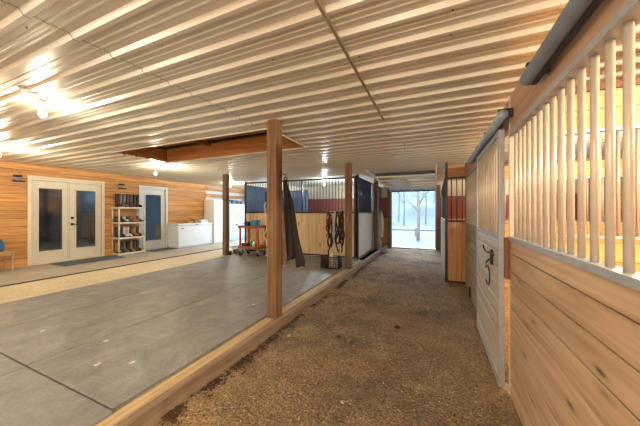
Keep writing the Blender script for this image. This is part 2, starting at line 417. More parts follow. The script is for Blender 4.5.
# ------------------------------------------------------------------ floors
b = MB(); b.box(XW-.12, -6.95, YF, YB, -.12, .005); b.box(-6.86, -1.94, YF, YB, -.12, -.019)
b.box(-6.95, -6.86, YF, YB, -.12, -.06)
floor = struct('floor', b, M['concrete_grey'])
b = MB(); b.box(-6.86, -5.62, YF+.01, YB-.01, -.0188, -.006, .002); b.build('concrete_strip', M['concrete'], floor)
b = MB(); b.box(-6.948, -6.862, YF+.01, YB-.01, -.06, -.001)
b.build('drain_channel', M['rubber'], floor)
import mathutils
def nz(x, y, s, seed=0): return mathutils.noise.noise(Vector((x*s, y*s, seed)))
def ground(name, x0, x1, y0, y1, z, amp, st, mat):
    nx, ny = int((x1-x0)/st)+1, int((y1-y0)/st)+1; vs = []; fs = []
    for j in range(ny+1):
        for i in range(nx+1):
            x = x0+(x1-x0)*i/nx; y = y0+(y1-y0)*j/ny
            h = amp*(.9*nz(x, y, 1.3) + .75*nz(x, y, 3.2, 3) + .35*nz(x, y, 13, 5) + .22*nz(x, y, 34, 8))
            vs.append((x, y, z+h))
    for j in range(ny):
        for i in range(nx):
            a = j*(nx+1)+i; fs.append((a, a+1, a+nx+2, a+nx+1))
    b = MB(); b.add(vs, fs, True); return struct(name, b, mat)
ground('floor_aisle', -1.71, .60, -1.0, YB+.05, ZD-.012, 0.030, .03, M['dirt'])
ground('floor_stalls', .60, XR, -1.0, YB, ZD-.01, .02, .08, M['bedding'])
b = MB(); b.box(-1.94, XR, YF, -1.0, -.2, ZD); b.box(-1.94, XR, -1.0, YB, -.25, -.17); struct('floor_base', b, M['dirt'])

# rubber mats: three strips running down the barn plus the near row
far_labels = ['long grey rubber floor mat next to the aisle curb, reaching the stall', 'long grey rubber floor mat in the middle of the matted floor', 'long grey rubber floor mat beside the tan concrete strip']
near_labels = ['grey rubber mat in the bottom left corner nearest the curb', 'nearest row rubber mat, second from the curb', 'nearest row rubber mat, farthest from the curb']
for i in range(3):
    x1 = -1.94 - 1.22*i - (.0 if i == 0 else .0); x0 = x1 - 1.208
    b = MB(); b.box(x0, x1, 1.034, 7.0, -.018, 0, .003)
    solo('rubber_mat', b, M['mat'], far_labels[i], 'floor mat', ((x0+x1)/2, 4, -.018), 'rubber mats on the barn floor')
    b = MB(); b.box(x0+.03, x1+.035, -1.2, 1.022, -.018, .001, .003)
    if i < 2: solo('rubber_mat', b, M['mat'], near_labels[i], 'floor mat', ((x0+x1)/2, .4, -.018), 'rubber mats on the barn floor')
b = MB()     # pale scraps on the mats
for px in ((-3.02, 1.55), (-2.62, 1.28), (-2.38, 1.42), (-2.36, 2.92), (-2.33, 2.99), (-3.9, 1.4)):
    a = random.random()*3; n = 7
    vs = [(px[0]+.022*random.uniform(.5, 1)*math.cos(2*math.pi*k/n+a), px[1]+.035*random.uniform(.5, 1)*math.sin(2*math.pi*k/n+a), z) for z in (.0004, .003) for k in range(n)]
    b.add(vs, [tuple(range(n))[::-1], tuple(range(n, 2*n))] + [(k, (k+1) % n, n+(k+1) % n, n+k) for k in range(n)])
solo('dried_mud', b, M['white_rope'], 'scattered pale specks of dried mud on the grey rubber mats', 'mud', (-2.6, 1.5, 0), kind='stuff')

# curb boards along the aisle
b = MB()
b.box(-1.918, -1.798, -1.2, 2.4, -.10, -.014, .004); b.box(-1.918, -1.798, 2.405, 7.0, -.10, -.014, .004)
b2 = MB(); b2.box(-1.786, -1.712, -1.2, 10.5, -.17, 0.0, .006)
cb = thing('curb', 'long flat timber curb between grey mats and dirt aisle', 'curb', (-1.82, 2, -.1))
b.build('flat_board', M['curb_top'], cb); b2.build('edge_board', M['curb_wood'], cb)

# loose shavings and chips
b = MB()
def flake(b, x, y, z, s):
    a = random.random()*6.28; l = s*random.uniform(.6, 1.8); w = s*random.uniform(.25, .6); t = random.uniform(-.5, .5)
    dx, dy = math.cos(a), math.sin(a)
    p = [(x+dx*l+dy*w, y+dy*l-dx*w, z+.004+t*l), (x+dx*l-dy*w, y+dy*l+dx*w, z+.004+t*l), (x-dx*l-dy*w, y-dy*l+dx*w, z+.004), (x-dx*l+dy*w, y-dy*l-dx*w, z+.004)]
    q = [(c[0], c[1], c[2]+.002) for c in p]
    b.add(p+q, [(3, 2, 1, 0), (4, 5, 6, 7), (0, 1, 5, 4), (1, 2, 6, 5), (2, 3, 7, 6), (3, 0, 4, 7)])
bc = MB()
for i in range(5200):
    y = .9 + 9.3*(random.random()**1.5); x = random.uniform(-1.68, .46)
    zz = ZD-.012+.030*(.9*nz(x, y, 1.3)+.75*nz(x, y, 3.2, 3)+.35*nz(x, y, 13, 5)+.22*nz(x, y, 34, 8))
    flake(b if random.random() < .55 else bc, x, y, zz, random.uniform(.0025, .0075)*(1 if y < 4 else 1.7))
solo('wood_shavings', b, M['flake'], 'pale wood shavings and straw bits strewn over the dirt aisle', 'shavings', (-.6, 3, ZD), kind='stuff')
for i in range(2200):
    y = 1.2+8*(random.random()**1.3); x = -1.70+abs(random.gauss(0, .06))
    flake(bc, x, y, ZD-.012+.030*.9*nz(x, y, 1.3), random.uniform(.005, .014))
solo('bark_chips', bc, M['chip'], 'dark dirt clods and chips scattered along the aisle floor', 'debris', (-.6, 3, ZD), kind='stuff')
def clod(x, y, r, mat, lab, name='stone', cat='stone'):
    bb = MB(); bb.ball((x, y, ZD+r*.45), r, 9, .6); bb.v = [(v[0]+r*.25*nz(v[0]*9, v[2]*9, 6), v[1]+r*.3*nz(v[1]*9, v[2]*9, 7, 2), v[2]) for v in bb.v]
    return solo(name, bb, mat, lab, cat, (x, y, ZD))
clod(-.62, 1.82, .014, M['flake'], 'small whitish pebble in the middle of the near aisle dirt')
clod(-1.5, 2.55, .02, M['flake'], 'pale pebble beside the curb just past the nearest post')
clod(-.98, 2.75, .022, M['chip'], 'dark dung clump on the left half of the aisle dirt', 'dung', 'dung')
clod(-.42, 3.25, .032, M['chip'], 'dark dung clump in the centre of the aisle dirt', 'dung', 'dung')

# ------------------------------------------------------------------ posts
def post(x, y, mat, lab, z0=0, z1=2.42, w=.14):
    b = MB(); b.box(x-w/2, x+w/2, y-w/2, y+w/2, z0, z1, .006)
    return solo('support_post', b, mat, lab, 'post', (x, y, z0), 'square wooden barn posts')
post(-1.835, 2.77, M['post_wood'], 'large square wooden post nearest the camera with a dark coat on it')
post(-5.79, 6.12, M['post_dark'], 'square wooden post on the mats in front of the chest freezer')
post(-1.85, 5.86, M['post_wood'], 'square wooden post with horse halters hanging at its left')
post(-1.865, 9.02, M['post_wood'], 'farthest square wooden post, near the open overhead door', w=.13)
b = MB(); b.cyl((-5.66, 6.16, 0), (-5.66, 6.16, .12), .05, 14)
solo('dark_can', b, M['black'], 'small dark can on the floor against the left post', 'can', (-5.66, 6.16, 0))

# ------------------------------------------------------------------ right side stall fronts
X0 = .52
def planks(b, x0, x1, y0, y1, z0, z1, pitch=.135, gap=.006, top=None):
    z = 1.11
    while z > z0+.02:
        zz = max(z0, z-pitch); b.box(x0, x1, y0, y1, zz+gap/2, min(z1, z-gap/2), .003); z -= pitch
    b.box(x0+.02, x1-.004, y0+.001, y1-.001, z0+.003, z1-.003)
nf = thing('stall_enclosure', 'near right stall front, pale horizontal boards under tan round bars', 'stall front', (X0+.02, 1.0, ZD-.04))
b = MB(); planks(b, X0, X0+.04, -1.0, 2.41, ZD-.04, 1.09); b.build('board_panel', M['pale_pine'], nf)
b = MB(); b.box(X0-.012, X0+.052, -1.0, 2.41, 1.090, 1.105, .002); b.box(X0-.016, X0-.0121, -1.0, 2.41, 1.076, 1.106); b.build('bottom_rail', M['metal'], nf)
b = MB(); b.box(X0-.012, X0+.052, -1.0, 2.41, 1.868, 1.883, .002); b.box(X0-.016, X0-.0121, -1.0, 2.41, 1.866, 1.896); b.build('top_rail', M['metal'], nf)
b = MB(); b.box(X0, X0+.04, -1.0, 2.41, 1.884, 2.175, .003); b.build('header_board', M['header_wood'], nf)
b = MB(); b.box(X0-.006, X0+.046, 2.412, 2.432, ZD-.04, 2.18, .003); b.build('end_channel', M['bar'], nf)
b = MB(); b.box(X0-.034, X0-.007, 2.39, 2.45, .78, 1.095, .003); b.build('handle_block', M['block'], nf)
def bars_y(parent, x, ys, z0, z1, r, mat, n=20):
    first = None
    for y in ys:
        if first is None:
            bb = MB(); bb.cyl((x, y, z0), (x, y, z1), r, n); first = bb.build('bar', mat, parent); y_0 = y
        else:
            c = first.copy(); C.objects.link(c); c.parent = parent; c.location = (0, y-y_0, 0)
def bars_x(parent, y, xs, z0, z1, r, mat, n=12):
    first = None
    for x in xs:
        if first is None:
            bb = MB(); bb.cyl((x, y, z0), (x, y, z1), r, n); first = bb.build('bar', mat, parent); x_0 = x
        else:
            c = first.copy(); C.objects.link(c); c.parent = parent; c.location = (x-x_0, 0, 0)
def seq(a, b, n): return [a+(b-a)*i/(n-1) for i in range(n)]
bars_y(nf, X0+.02, [1.1135+.0942*i for i in range(-9, 14)], 1.105, 1.868, .0128, M['bar'])

# tracks
def track(y0, y1, lab):
    t = thing('door_track', lab, 'door track', (.455, (y0+y1)/2, 1.97), 'sliding stall door tracks')
    b = MB(); b.tube([(.452, y0, 2.005), (.452, y1, 2.005)], .034, 20); b.build('rail', M['track'], t)
    b = MB(); b.box(.470, .494, y0+.004, y1-.004, 1.968, 1.985, .002); b.build('slot_lip', M['dark_metal'], t)
    b = MB(); b.tube([(.452, y1+.0005, 2.005), (.452, y1+.006, 2.005)], .026, 14); b.build('end_cap', M['dark_metal'], t)
    for y in seq(y0+.02, y1-.10, max(2, int((y1-y0)/.5)+1)):
        b = MB(); b.box(.494, .519, y, y+.03, 1.99, 2.05, .002); b.box(.425, .515, y, y+.03, 2.043, 2.052, .002)
        b.build('bracket', M['dark_metal'], t)
    return t
track(-.9, 1.75, 'grey steel door track nearest the camera, above the near bars')
track(2.30, 4.25, 'grey steel door track above the hanging stall door')

# sliding stall door
sd = thing('stall_door', 'sliding stall door with pale grey boards and barred top, standing in grey frame', 'stall door', (.475, 3.06, ZD+.01))
dy0, dy1 = 2.46, 3.68
b = MB(); planks(b, .462, .488, dy0+.035, dy1-.03, ZD+.05, 1.07); b.build('board_panel', M['grey_pine'], sd)
b = MB(); b.box(.455, .495, dy0, dy0+.034, ZD+.012, 1.94, .003); b.box(.455, .495, dy1-.034, dy1, ZD+.012, 1.94, .003)
b.box(.455, .495, dy0+.034, dy1-.034, ZD+.012, ZD+.05, .003); b.box(.455, .495, dy0+.034, dy1-.034, 1.07, 1.10, .003); b.box(.455, .495, dy0+.034, dy1-.034, 1.90, 1.94, .003)
b.build('frame', M['metal'], sd)
bars_y(sd, .475, seq(dy0+.09, dy1-.09, 12), 1.10, 1.90, .012, M['bar'], 12)
b = MB(); b.box(.46, .49, dy0+.04, dy1-.04, 1.945, 1.965, .002)
for y in (dy0+.15, dy1-.2): b.box(.468, .482, y, y+.05, 1.965, 2.0, .002)
b.build('hanger', M['dark_metal'], sd)
b = MB(); ry = 2.66
b.tube([(.446, 2.89+.11*math.cos(R(a)), .70+.09*math.sin(R(a))) for a in range(40, 330, 20)], .006, 8)
b.build('handle', M['dark_metal'], sd)
b = MB(); b.box(.444, .461, 2.66, 2.84, .915, .93, .002); b.box(.440, .46, 2.70, 2.74, .83, .96, .004); b.tube([(.446, 2.80, .92), (.436, 2.92, .915), (.432, 3.0, .94), (.434, 3.04, .965)], .007, 8); b.tube([(.446, 2.74, .88), (.432, 2.82, .84), (.436, 2.90, .81)], .007, 8)
b.build('latch', M['black'], sd)

# fixed front beyond the door
ff = thing('stall_enclosure', 'fixed stall front past the hanging door, drab boards below grey bars', 'stall front', (.55, 4.7, ZD-.04))
b = MB(); planks(b, .53, .57, 3.72, 5.79, ZD-.04, 1.09); b.build('board_panel', M['drab_pine'], ff)
b = MB(); b.box(.522, .578, 3.72, 5.79, 1.09, 1.11, .002); b.box(.522, .578, 3.72, 5.79, 1.93, 1.95, .002); b.build('rail', M['metal'], ff)
bars_y(ff, .55, seq(3.8, 5.72, 21), 1.11, 1.93, .0125, M['bar'], 10)
b = MB(); b.box(.53, .57, 2.44, 5.79, 1.952, 2.175, .003); b.build('header_board', M['header_wood'], ff)
# dividers between right stalls
def divider(y, x0, lab, z1=1.10, frame='white_metal'):
    t = thing('stall_divider', lab, 'stall divider', ((x0+XR)/2, y, ZD-.04))
    b = MB(); b.box(x0, XR-.01, y-.02, y+.02, ZD-.04, z1); b.build('board_panel', M['divider_pine'], t)
    b = MB(); b.box(x0, XR-.01, y-.025, y+.025, z1, z1+.02, .002); b.box(x0, XR-.01, y-.025, y+.025, 1.86, 1.885, .002); b.build('rail', M[frame], t)
    bars_x(t, y, seq(x0+.08, XR-.12, int((XR-x0)/.098)), z1+.02, 1.86, .0125, M['bar'], 10)
    b = MB(); b.box(x0, XR-.01, y-.02, y+.02, 1.886, 2.15, .003); b.build('header_board', M['divider_pine'], t)
    b = MB(); b.box(x0, XR-.01, y-.03, y+.03, 2.152, 2.20, .003); b.build('cap_beam', M['block'], t)
    return t
divider(2.52, .60, 'stall divider with yellow boards seen through the near right bars')
divider(5.87, .62, 'farther stall divider of yellow boards behind the hanging stall door')
# end panel that juts into the aisle
ep = thing('stall_screen', 'narrow vertical board panel with brown bars jutting into the aisle at right', 'stall panel', (.38, 5.84, ZD-.02))
b = MB(); b.box(.235, .535, 5.82, 5.86, ZD+.03, 1.09); b.build('board_panel', M['end_pine'], ep)
b = MB(); b.box(.225, .55, 5.81, 5.87, ZD-.03, ZD+.03, .003); b.box(.225, .55, 5.81, 5.87, 1.09, 1.13, .003); b.box(.225, .55, 5.81, 5.87, 1.95, 1.98, .003); b.box(.536, .565, 5.805, 5.875, ZD-.03, 2.24, .003)
b.build('frame', M['rust_bar'], ep)
bars_x(ep, 5.84, [.29, .385, .48], 1.13, 1.95, .0095, M['rust_bar'], 8)
b = MB(); b.box(.225, .535, 5.82, 5.86, 1.981, 2.22, .003); b.build('header_board', M['header_x'], ep)
# stall front 3, seen edge on
sf = thing('stall_enclosure', 'dark steel stall front seen edge-on at the right of the far aisle', 'stall front', (.205, 8, ZD-.04))
b = MB(); b.box(.175, .222, 5.80, 5.87, ZD-.04, 2.27, .004); b.build('end_post', M['dark_metal'], sf)
b = MB(); b.box(.185, .218, 5.88, 10.6, ZD-.04, 1.09); b.build('board_panel', M['drab_pine'], sf)
b = MB(); b.box(.18, .222, 5.88, 10.6, 1.09, 1.12, .002); b.box(.18, .222, 5.88, 10.6, 2.0, 2.03, .002); b.build('rail', M['dark_metal'], sf)
bars_y(sf, .2, seq(6.0, 10.5, 40), 1.12, 2.0, .0095, M['navy'], 8)
b = MB(); b.box(.15, .174, 5.82, 5.85, 2.10, 2.16, .003); b.cyl((.16, 5.835, 2.16), (.16, 5.835, 2.23), .008); b.build('hook', M['white_metal'], sf)

# ------------------------------------------------------------------ left stall
SX0, SX1, SY = -5.86, -2.02, 7.08
ls = thing('stall_enclosure', 'wide stall front across the barn, knotty pine boards under dark blue bars', 'stall front', ((SX0+SX1)/2, SY, 0))
b = MB(); b.box(SX0+.06, SX1-.05, SY-.02, SY+.02, .05, 1.25); b.build('board_panel', M['stall_pine'], ls)
b = MB(); b.box(SX0, SX1, SY-.03, SY+.03, 0, .05, .003); b.box(SX0, SX1, SY-.03, SY+.03, 1.25, 1.30, .003); b.box(SX0, SX1, SY-.03, SY+.03, 2.23, 2.28, .003)
b.box(SX0, SX0+.06, SY-.032, SY+.032, .05, 2.30, .003); b.box(SX1-.05, SX1, SY-.032, SY+.032, .05, 2.30, .003); b.box(-3.72, -3.68, SY-.03, SY+.03, 1.30, 2.23, .003)
b.build('frame', M['dark_metal'], ls)
bars_x(ls, SY, seq(SX0+.14, SX1-.12, 38), 1.30, 2.23, .0115, M['navy'], 8)
side = thing('stall_screen', 'aisle side of the far left stall, white board under blue-grey bars', 'stall side', (-2.0, 8, ZD))
b = MB(); b.box(-2.02, -1.99, 7.15, 8.93, .02, 1.25); b.build('board_panel', M['white_board'], side)
b = MB(); b.box(-2.03, -1.975, 7.13, 8.95, -.01, .02, .003); b.box(-2.03, -1.975, 7.13, 8.95, 1.25, 1.29, .003); b.box(-2.03, -1.975, 7.13, 8.95, 2.24, 2.28, .003)
b.box(-2.03, -1.965, 7.13, 7.18, .02, 2.33, .003); b.build('frame', M['dark_metal'], side)
bars_y(side, -2.003, seq(7.26, 8.86, 17), 1.29, 2.24, .0125, M['navy'], 8)
b = MB(); b.box(-2.04, -2.02, 7.19, 8.93, 1.29, 2.24); b.build('backing_sheet', M['blue_panel'], side)
s2 = thing('stall_screen', 'blue-grey wall piece beyond the farthest post by the hanging ropes', 'stall side', (-2.0, 9.8, ZD))
b = MB(); b.box(-2.03, -1.99, 9.10, YB-.02, .0, 2.28); b.build('panel', M['blue_panel'], s2)
bb = MB(); bb.box(-2.1, -1.94, 7.15, YB-.02, -.12, -.018); bb.build('sill', M['curb_wood'], s2)
# inside-left of the stall: blue grey partition with standing seams
pt = thing('stall_partition', 'blue-grey ribbed partition behind the left bars of the wide stall', 'stall partition', (-5.2, 9, 0))
b = MB(); b.box(-5.86, -5.82, 7.13, YB-.02, 0, 2.2); b.build('side_panel', M['blue_panel'], pt)
b = MB(); b.box(-5.8, -4.55, 9.2, 9.24, 0, 2.15)
for i in range(9): b.box(-5.78+.145*i, -5.75+.145*i, 9.185, 9.2, 0, 2.15)
b.build('back_panel', M['blue_panel'], pt)

# ------------------------------------------------------------------ overhead door and far opening
b = MB(); b.box(EX0-.14, EX0, YB-.10, YB+.14, -.15, EZ+.02, .004); b.box(EX1, EX1+.14, YB-.10, YB+.14, -.15, EZ+.02, .004)
b.box(EX0-.14, EX1+.14, YB-.10, YB+.14, EZ+.02, EZ+.16, .004); b.box(EX0, EX1, YB-.06, YB+.2, -.2, -.09, .004)
struct('door_1_frame', b, M['jamb'])
od = thing('overhead_door', 'sectional overhead door raised under the ceiling at the aisle end', 'garage door', ((EX0+EX1)/2, 9, 2.2))
def zt(y): return 2.32 - (y-7.2)*.062
for i in range(5):
    ya, yb_ = 7.75+.54*i, 7.75+.54*(i+1)-.012
    b = MB(); b.add([(x, y, zt(y)+dz) for dz in (0, .04) for y in (ya, yb_) for x in (EX0+.04, EX1-.04)], [(0,2,3,1),(4,5,7,6),(0,1,5,4),(2,6,7,3),(0,4,6,2),(1,3,7,5)])
    b.box(EX0+.04, EX1-.04, yb_-.05, yb_-.01, zt(yb_)-.025, zt(yb_)+.005, .002)
    b.build('section', M['bluewhite'] if i == 4 else M['cream_metal'], od)
b = MB(); b.tube([(-.79, 7.8, zt(7.8)-.012), (-.79, 10.42, zt(10.42)-.012)], .028, 6); b.build('center_stile', M['white_metal'], od)
b = MB(); b.box(EX0+.04, EX1-.04, 10.45, 10.49, zt(10.45)-.06, zt(10.45)+.03, .003); b.build('bottom_seal', M['rubber'], od)
for x in (EX0+.01, EX1-.01):
    b = MB(); b.tube([(x, 6.5, 2.33), (x, 8, 2.25), (x, 10.2, 2.13), (x, 10.45, 2.08), (x, 10.54, 1.95), (x, 10.55, 1.2), (x, 10.55, -.05)], .02, 6); b.build('track', M['white_metal'], od)
b = MB(); b.box(EX0, EX1, 7.62, 7.70, 2.33, 2.40, .003); b.build('top_edge', M['dark_metal'], od)

# ------------------------------------------------------------------ french doors and single door in the left wall
def door_leaf(root, y0, y1, z0, z1, xf, stile, top, bot, paint):
    """leaf with one big pane; faces +x"""
    b = MB()
    b.box(xf-.045, xf, y0, y0+stile, z0, z1, .003); b.box(xf-.045, xf, y1-stile, y1, z0, z1, .003)
    b.box(xf-.045, xf, y0+stile, y1-stile, z0, z0+bot, .003); b.box(xf-.045, xf, y0+stile, y1-stile, z1-top, z1, .003)
    leaf = b.build('door_leaf', paint, root)
    f = MB(); a0, a1, c0, c1 = y0+stile, y1-stile, z0+bot, z1-top; w = .03
    f.box(xf-.0, xf+.012, a0-w*.4, a0+w*.6, c0-w*.4, c1+w*.4, .003); f.box(xf, xf+.012, a1-w*.6, a1+w*.4, c0-w*.4, c1+w*.4, .003)
    f.box(xf, xf+.012, a0+w*.6, a1-w*.6, c0-w*.4, c0+w*.6, .003); f.box(xf, xf+.012, a0+w*.6, a1-w*.6, c1-w*.6, c1+w*.4, .003)
    f.build('glazing_bead', paint, leaf)
    g = MB(); g.box(xf-.028, xf-.016, a0, a1, c0, c1); g.build('glass_pane', M['glass'], leaf)
    return leaf
def casing(name, y0, y1, z1, mat):
    b = MB(); x = XW
    b.box(x, x+.022, y0-.01, y0+.06, .006, z1, .003); b.box(x, x+.022, y1-.06, y1+.01, .006, z1, .003); b.box(x, x+.026, y0-.02, y1+.02, z1, z1+.05, .003)
    b.box(x-.12, x-.001, y0+.001, y0+.05, .006, z1-.001); b.box(x-.12, x-.001, y1-.05, y1-.001, .006, z1-.001); b.box(x-.12, x-.001, y0+.05, y1-.05, z1-.05, z1-.001)
    b.box(x-.12, x+.04, y0+.06, y1-.06, .006, .035, .003)
    return struct(name, b, mat)
ds = casing('door_2', FD[0], FD[1], DH, M['casing'])
mid = (FD[0]+FD[1])/2
l1 = door_leaf(ds, FD[0]+.055, mid-.004, .04, DH-.055, XW-.03, .125, .17, .26, M['cream_paint'])
l2 = door_leaf(ds, mid+.004, FD[1]-.055, .04, DH-.055, XW-.03, .125, .17, .26, M['cream_paint'])
b = MB(); b.box(XW-.03, XW-.018, mid-.03, mid-.005, .05, DH-.06, .002); b.build('astragal', M['cream_paint'], ds)
b = MB(); hy = mid+.065
b.box(XW-.029, XW-.018, hy-.032, hy+.032, 1.10, 1.165, .006); b.cyl((XW-.02, hy, 1.132), (XW+.015, hy, 1.132), .02)
b.box(XW-.029, XW-.018, hy-.032, hy+.032, .93, .995, .006); b.cyl((XW-.02, hy, .962), (XW+.02, hy, .962), .012); b.box(XW+.012, XW+.026, hy, hy+.11, .952, .972, .004)
b.build('door_handle', M['black'], l2)
ds2 = casing('door_3', D2[0], D2[1], DH, M['white_paint'])
l3 = door_leaf(ds2, D2[0]+.055, D2[1]-.055, .04, DH-.055, XW-.03, .15, .17, .26, M['white_paint'])
b = MB(); hy = D2[0]+.12; b.cyl((XW-.028, hy, 1.0), (XW+.02, hy, 1.0), .014); b.ball((XW+.03, hy, 1.0), .028); b.build('door_handle', M['black'], l3)

def flatmat(x0, x1, y0, y1, lab):
    b = MB(); b.box(x0, x1, y0, y1, .006, .018, .004); solo('doormat', b, M['doormat'], lab, 'doormat', ((x0+x1)/2, (y0+y1)/2, .006))
flatmat(-8.72, -8.02, 3.25, 4.62, 'dark grey doormat lying in front of the double glass doors')
flatmat(-8.74, -8.25, 5.62, 6.45, 'dark grey doormat in front of the single glass door')

# wall fixtures
def fixture(y, z, lab):
    t = thing('wall_fixture', lab, 'wall fixture', (XW, y, z), 'wall fixtures')  # small sensor units built in a lamp's shape, unlit
    b = MB(); b.box(XW+.001, XW+.03, y-.055, y+.055, z-.05, z+.05, .006); b.build('back_plate', M['grey'], t)
    b = MB(); b.box(XW+.03, XW+.13, y-.075, y+.06, z+.035, z+.075, .012); b.build('head', M['black'], t)
    b = MB(); b.box(XW+.03, XW+.12, y-.08, y+.11, z-.075, z-.05, .008); b.build('tray', M['black'], t)
fixture(2.76, 2.07, 'small black wall fixture left of the double glass doors')
fixture(4.95, 2.08, 'small black wall fixture above the boot shelf')

# ------------------------------------------------------------------ boot shelf
bs = thing('boot_shelf', 'beige plastic four-tier shelf holding boots between the glass doors', 'shelf', (-8.7, 5.07, .005))
sx0, sx1, sy0, sy1 = -8.88, -8.50, 4.68, 5.47
tiers = [.06, .53, .985, 1.44]
for z in tiers:
    b = MB(); b.box(sx0, sx1, sy0, sy1, z-.05, z, .006); b.build('shelf_board', M['shelf'], bs)
for x in (sx0+.03, sx1-.03):
    for y in (sy0+.03, sy1-.03):
        for a, c in zip([.005]+tiers[:-1], [tiers[0]-.05]+[t-.05 for t in tiers[1:]]):
            pass
        b = MB(); zs = [.005]+tiers
        for i, (a, c) in enumerate(zip([.006]+tiers[:-1], [t-.05 for t in tiers])): b.cyl((x, y, a+.0005), (x, y, c-.0005), .02, 10)
        b.build('upright', M['shelf'], bs)
def make_boot(name, shaft, w, L, mat, sole):
    """boot at the origin, toe towards +x"""
    t = thing(name, 'x', 'boot')
    b = MB(); n = 12; rings = []
    def ring(c, rx, ry, tilt=0):
        out = []
        for k in range(n):
            a = 2*math.pi*k/n; px, py = rx*math.cos(a), ry*math.sin(a)
            out.append((c[0]+px*math.cos(tilt), c[1]+py, c[2]+px*math.sin(tilt)))
        return out
    ank = .10
    rings.append(ring((-.0, 0, shaft), w*1.28, w*.82)); rings.append(ring((0, 0, shaft*.75+ank*.25), w*1.2, w*.8))
    rings.append(ring((-.005, 0, ank+.03), w*.95, w*.68)); rings.append(ring((.005, 0, ank), w*1.05, w*.7, -.35))
    rings.append(ring((.035, 0, .078), w*1.25, w*.74, -.8)); rings.append(ring((.08, 0, .058), w*.98, w*.8, -1.15))
    rings.append(ring((L-.11, 0, .044), w*.72, w*.86, -1.4)); rings.append(ring((L-.075, 0, .036), w*.4, w*.6, -1.5)); rings.append(ring((L-.062, 0, .034), w*.12, w*.2, -1.5))
    b.loft(rings); b.box(-.055, .05, -w*.62, w*.62, .022, .085, .02)
    b.build('upper', mat, t)
    b = MB(); pts = []
    for k in range(16):
        a = 2*math.pi*k/16; x = (L/2)*math.cos(a)+L/2-.065; yy = w*.86*math.sin(a)*(1 if math.cos(a) > -.2 else .85); pts.append((x, yy))
    b.loft([[(x, yy, 0) for x, yy in pts], [(x, yy, .024) for x, yy in pts]], smooth=False); b.build('sole', sole, t)
    return t
def bm_(n, c, r=.6): return plain(n, c, r, 0, .25, 25)
BM = dict(black=bm_('black_leather', '#26252a'), greyb=bm_('grey_leather', '#6f6a66'), brown=bm_('brown_leather', '#5c3f2c'), tan=bm_('tan_leather', '#a3763f'), white=bm_('white_rubber_boot', '#cfc9c0'),
          plum=bm_('plum_rubber_boot', '#4f3a3f'), olive=bm_('olive_rubber', '#4c5648'), slate=bm_('slate_rubber', '#565d66'))
rows = [
 (3, .40, [('black', 'black tall boot at the left end of the top boot shelf'), ('greyb', 'grey tall boot second from left on the top boot shelf'), ('greyb', 'grey tall boot third from left on the top boot shelf'),
           ('plum', 'dark plum tall boot in the middle of the top boot shelf'), ('brown', 'brown tall boot right of the plum one on the top boot shelf'), ('black', 'black tall boot second from right on the top boot shelf'), ('black', 'black tall boot at the right end of the top boot shelf')]),
 (2, .17, [('brown', 'brown low boot at the left end of the second boot shelf'), ('black', 'black low boot beside the brown one on the second boot shelf'), ('white', 'whitish low boot on the second boot shelf'),
           ('olive', 'olive low boot in the middle of the second boot shelf'), ('tan', 'tan leather boot right of the olive one on the second shelf'), ('tan', 'tan leather boot second from right on the second shelf'), ('brown', 'brown boot at the right end of the second boot shelf')]),
 (1, .31, [('plum', 'plum boot at the left end of the third boot shelf'), ('black', 'black boot second from left on the third boot shelf'), ('white', 'white boot, left of the white pair on the third shelf'),
           ('white', 'white boot, right of the white pair on the third shelf'), ('brown', 'brown boot right of the white pair on the third shelf'), ('tan', 'tan boot near the right of the third boot shelf'), ('brown', 'brown boot at the right end of the third boot shelf')]),
 (0, .33, [('tan', 'tan boot at the left end of the bottom boot shelf'), ('black', 'black boot second from left on the bottom boot shelf'), ('slate', 'slate grey boot third from left on the bottom boot shelf'),
           ('black', 'black boot in the middle of the bottom boot shelf'), ('tan', 'tan boot right of the middle on the bottom boot shelf'), ('brown', 'brown boot second from right on the bottom boot shelf'), ('plum', 'plum boot at the right end of the bottom boot shelf')])]
protos = {}
for ti, sh, items in rows:
    for i, (c, lab) in enumerate(items):
        key = (c, sh)
        y = sy0+.095+i*(sy1-sy0-.19)/6; rz = random.uniform(-.06, .06); loc = (sx0+.12, y, tiers[ti]+.001)
        if key not in protos:
            t = make_boot('boot', sh, .05, .27, BM[c], M['rubber']); protos[key] = t
            t.location = loc; t.rotation_euler = (0, 0, rz); t['label'] = lab; t['group'] = 'boots on the shelf'
        else:
            dup(protos[key], loc, rz, lab, 'boots on the shelf')

# ------------------------------------------------------------------ bench bottom left
bn = thing('bench', 'light wooden slatted bench at the left edge against the pine wall', 'bench', (-8.6, 2.1, .005))
b = MB()
for i in range(4): b.box(-8.84+.11*i, -8.74+.11*i, 1.4, 2.62, .40, .425, .003)
b.build('seat', M['bench'], bn)
b = MB(); b.box(-8.82, -8.44, 2.54, 2.58, .35, .399, .003); b.box(-8.82, -8.44, 1.44, 1.48, .35, .399, .003); b.box(-8.46, -8.43, 1.49, 2.53, .35, .399, .003); b.build('apron', M['bench'], bn)
for x in (-8.82, -8.47):
    for y in (2.53, 1.45):
        b = MB(); b.box(x, x+.045, y+(.002), y+.045, .006, .349, .003); b.build('leg', M['bench'], bn)
b = MB(); n = 14; rings = []
for z, r in ((.426, .15), (.44, .17), (.55, .18), (.66, .16), (.72, .10), (.735, .03)):
    rings.append([(-8.68+.75*r*math.cos(2*math.pi*k/n), 2.32+r*math.sin(2*math.pi*k/n), z) for k in range(n)])
b.loft(rings); bp = thing('backpack', 'blue backpack sitting on the wooden bench', 'bag', (-8.68, 2.32, .426)); b.build('bag', M['navy_cloth'], bp)
b = MB(); b.tube([(-8.68, 2.27, .72), (-8.68, 2.29, .77), (-8.68, 2.35, .77), (-8.68, 2.37, .72)], .01, 6); b.build('grab_loop', M['black_strap'], bp)

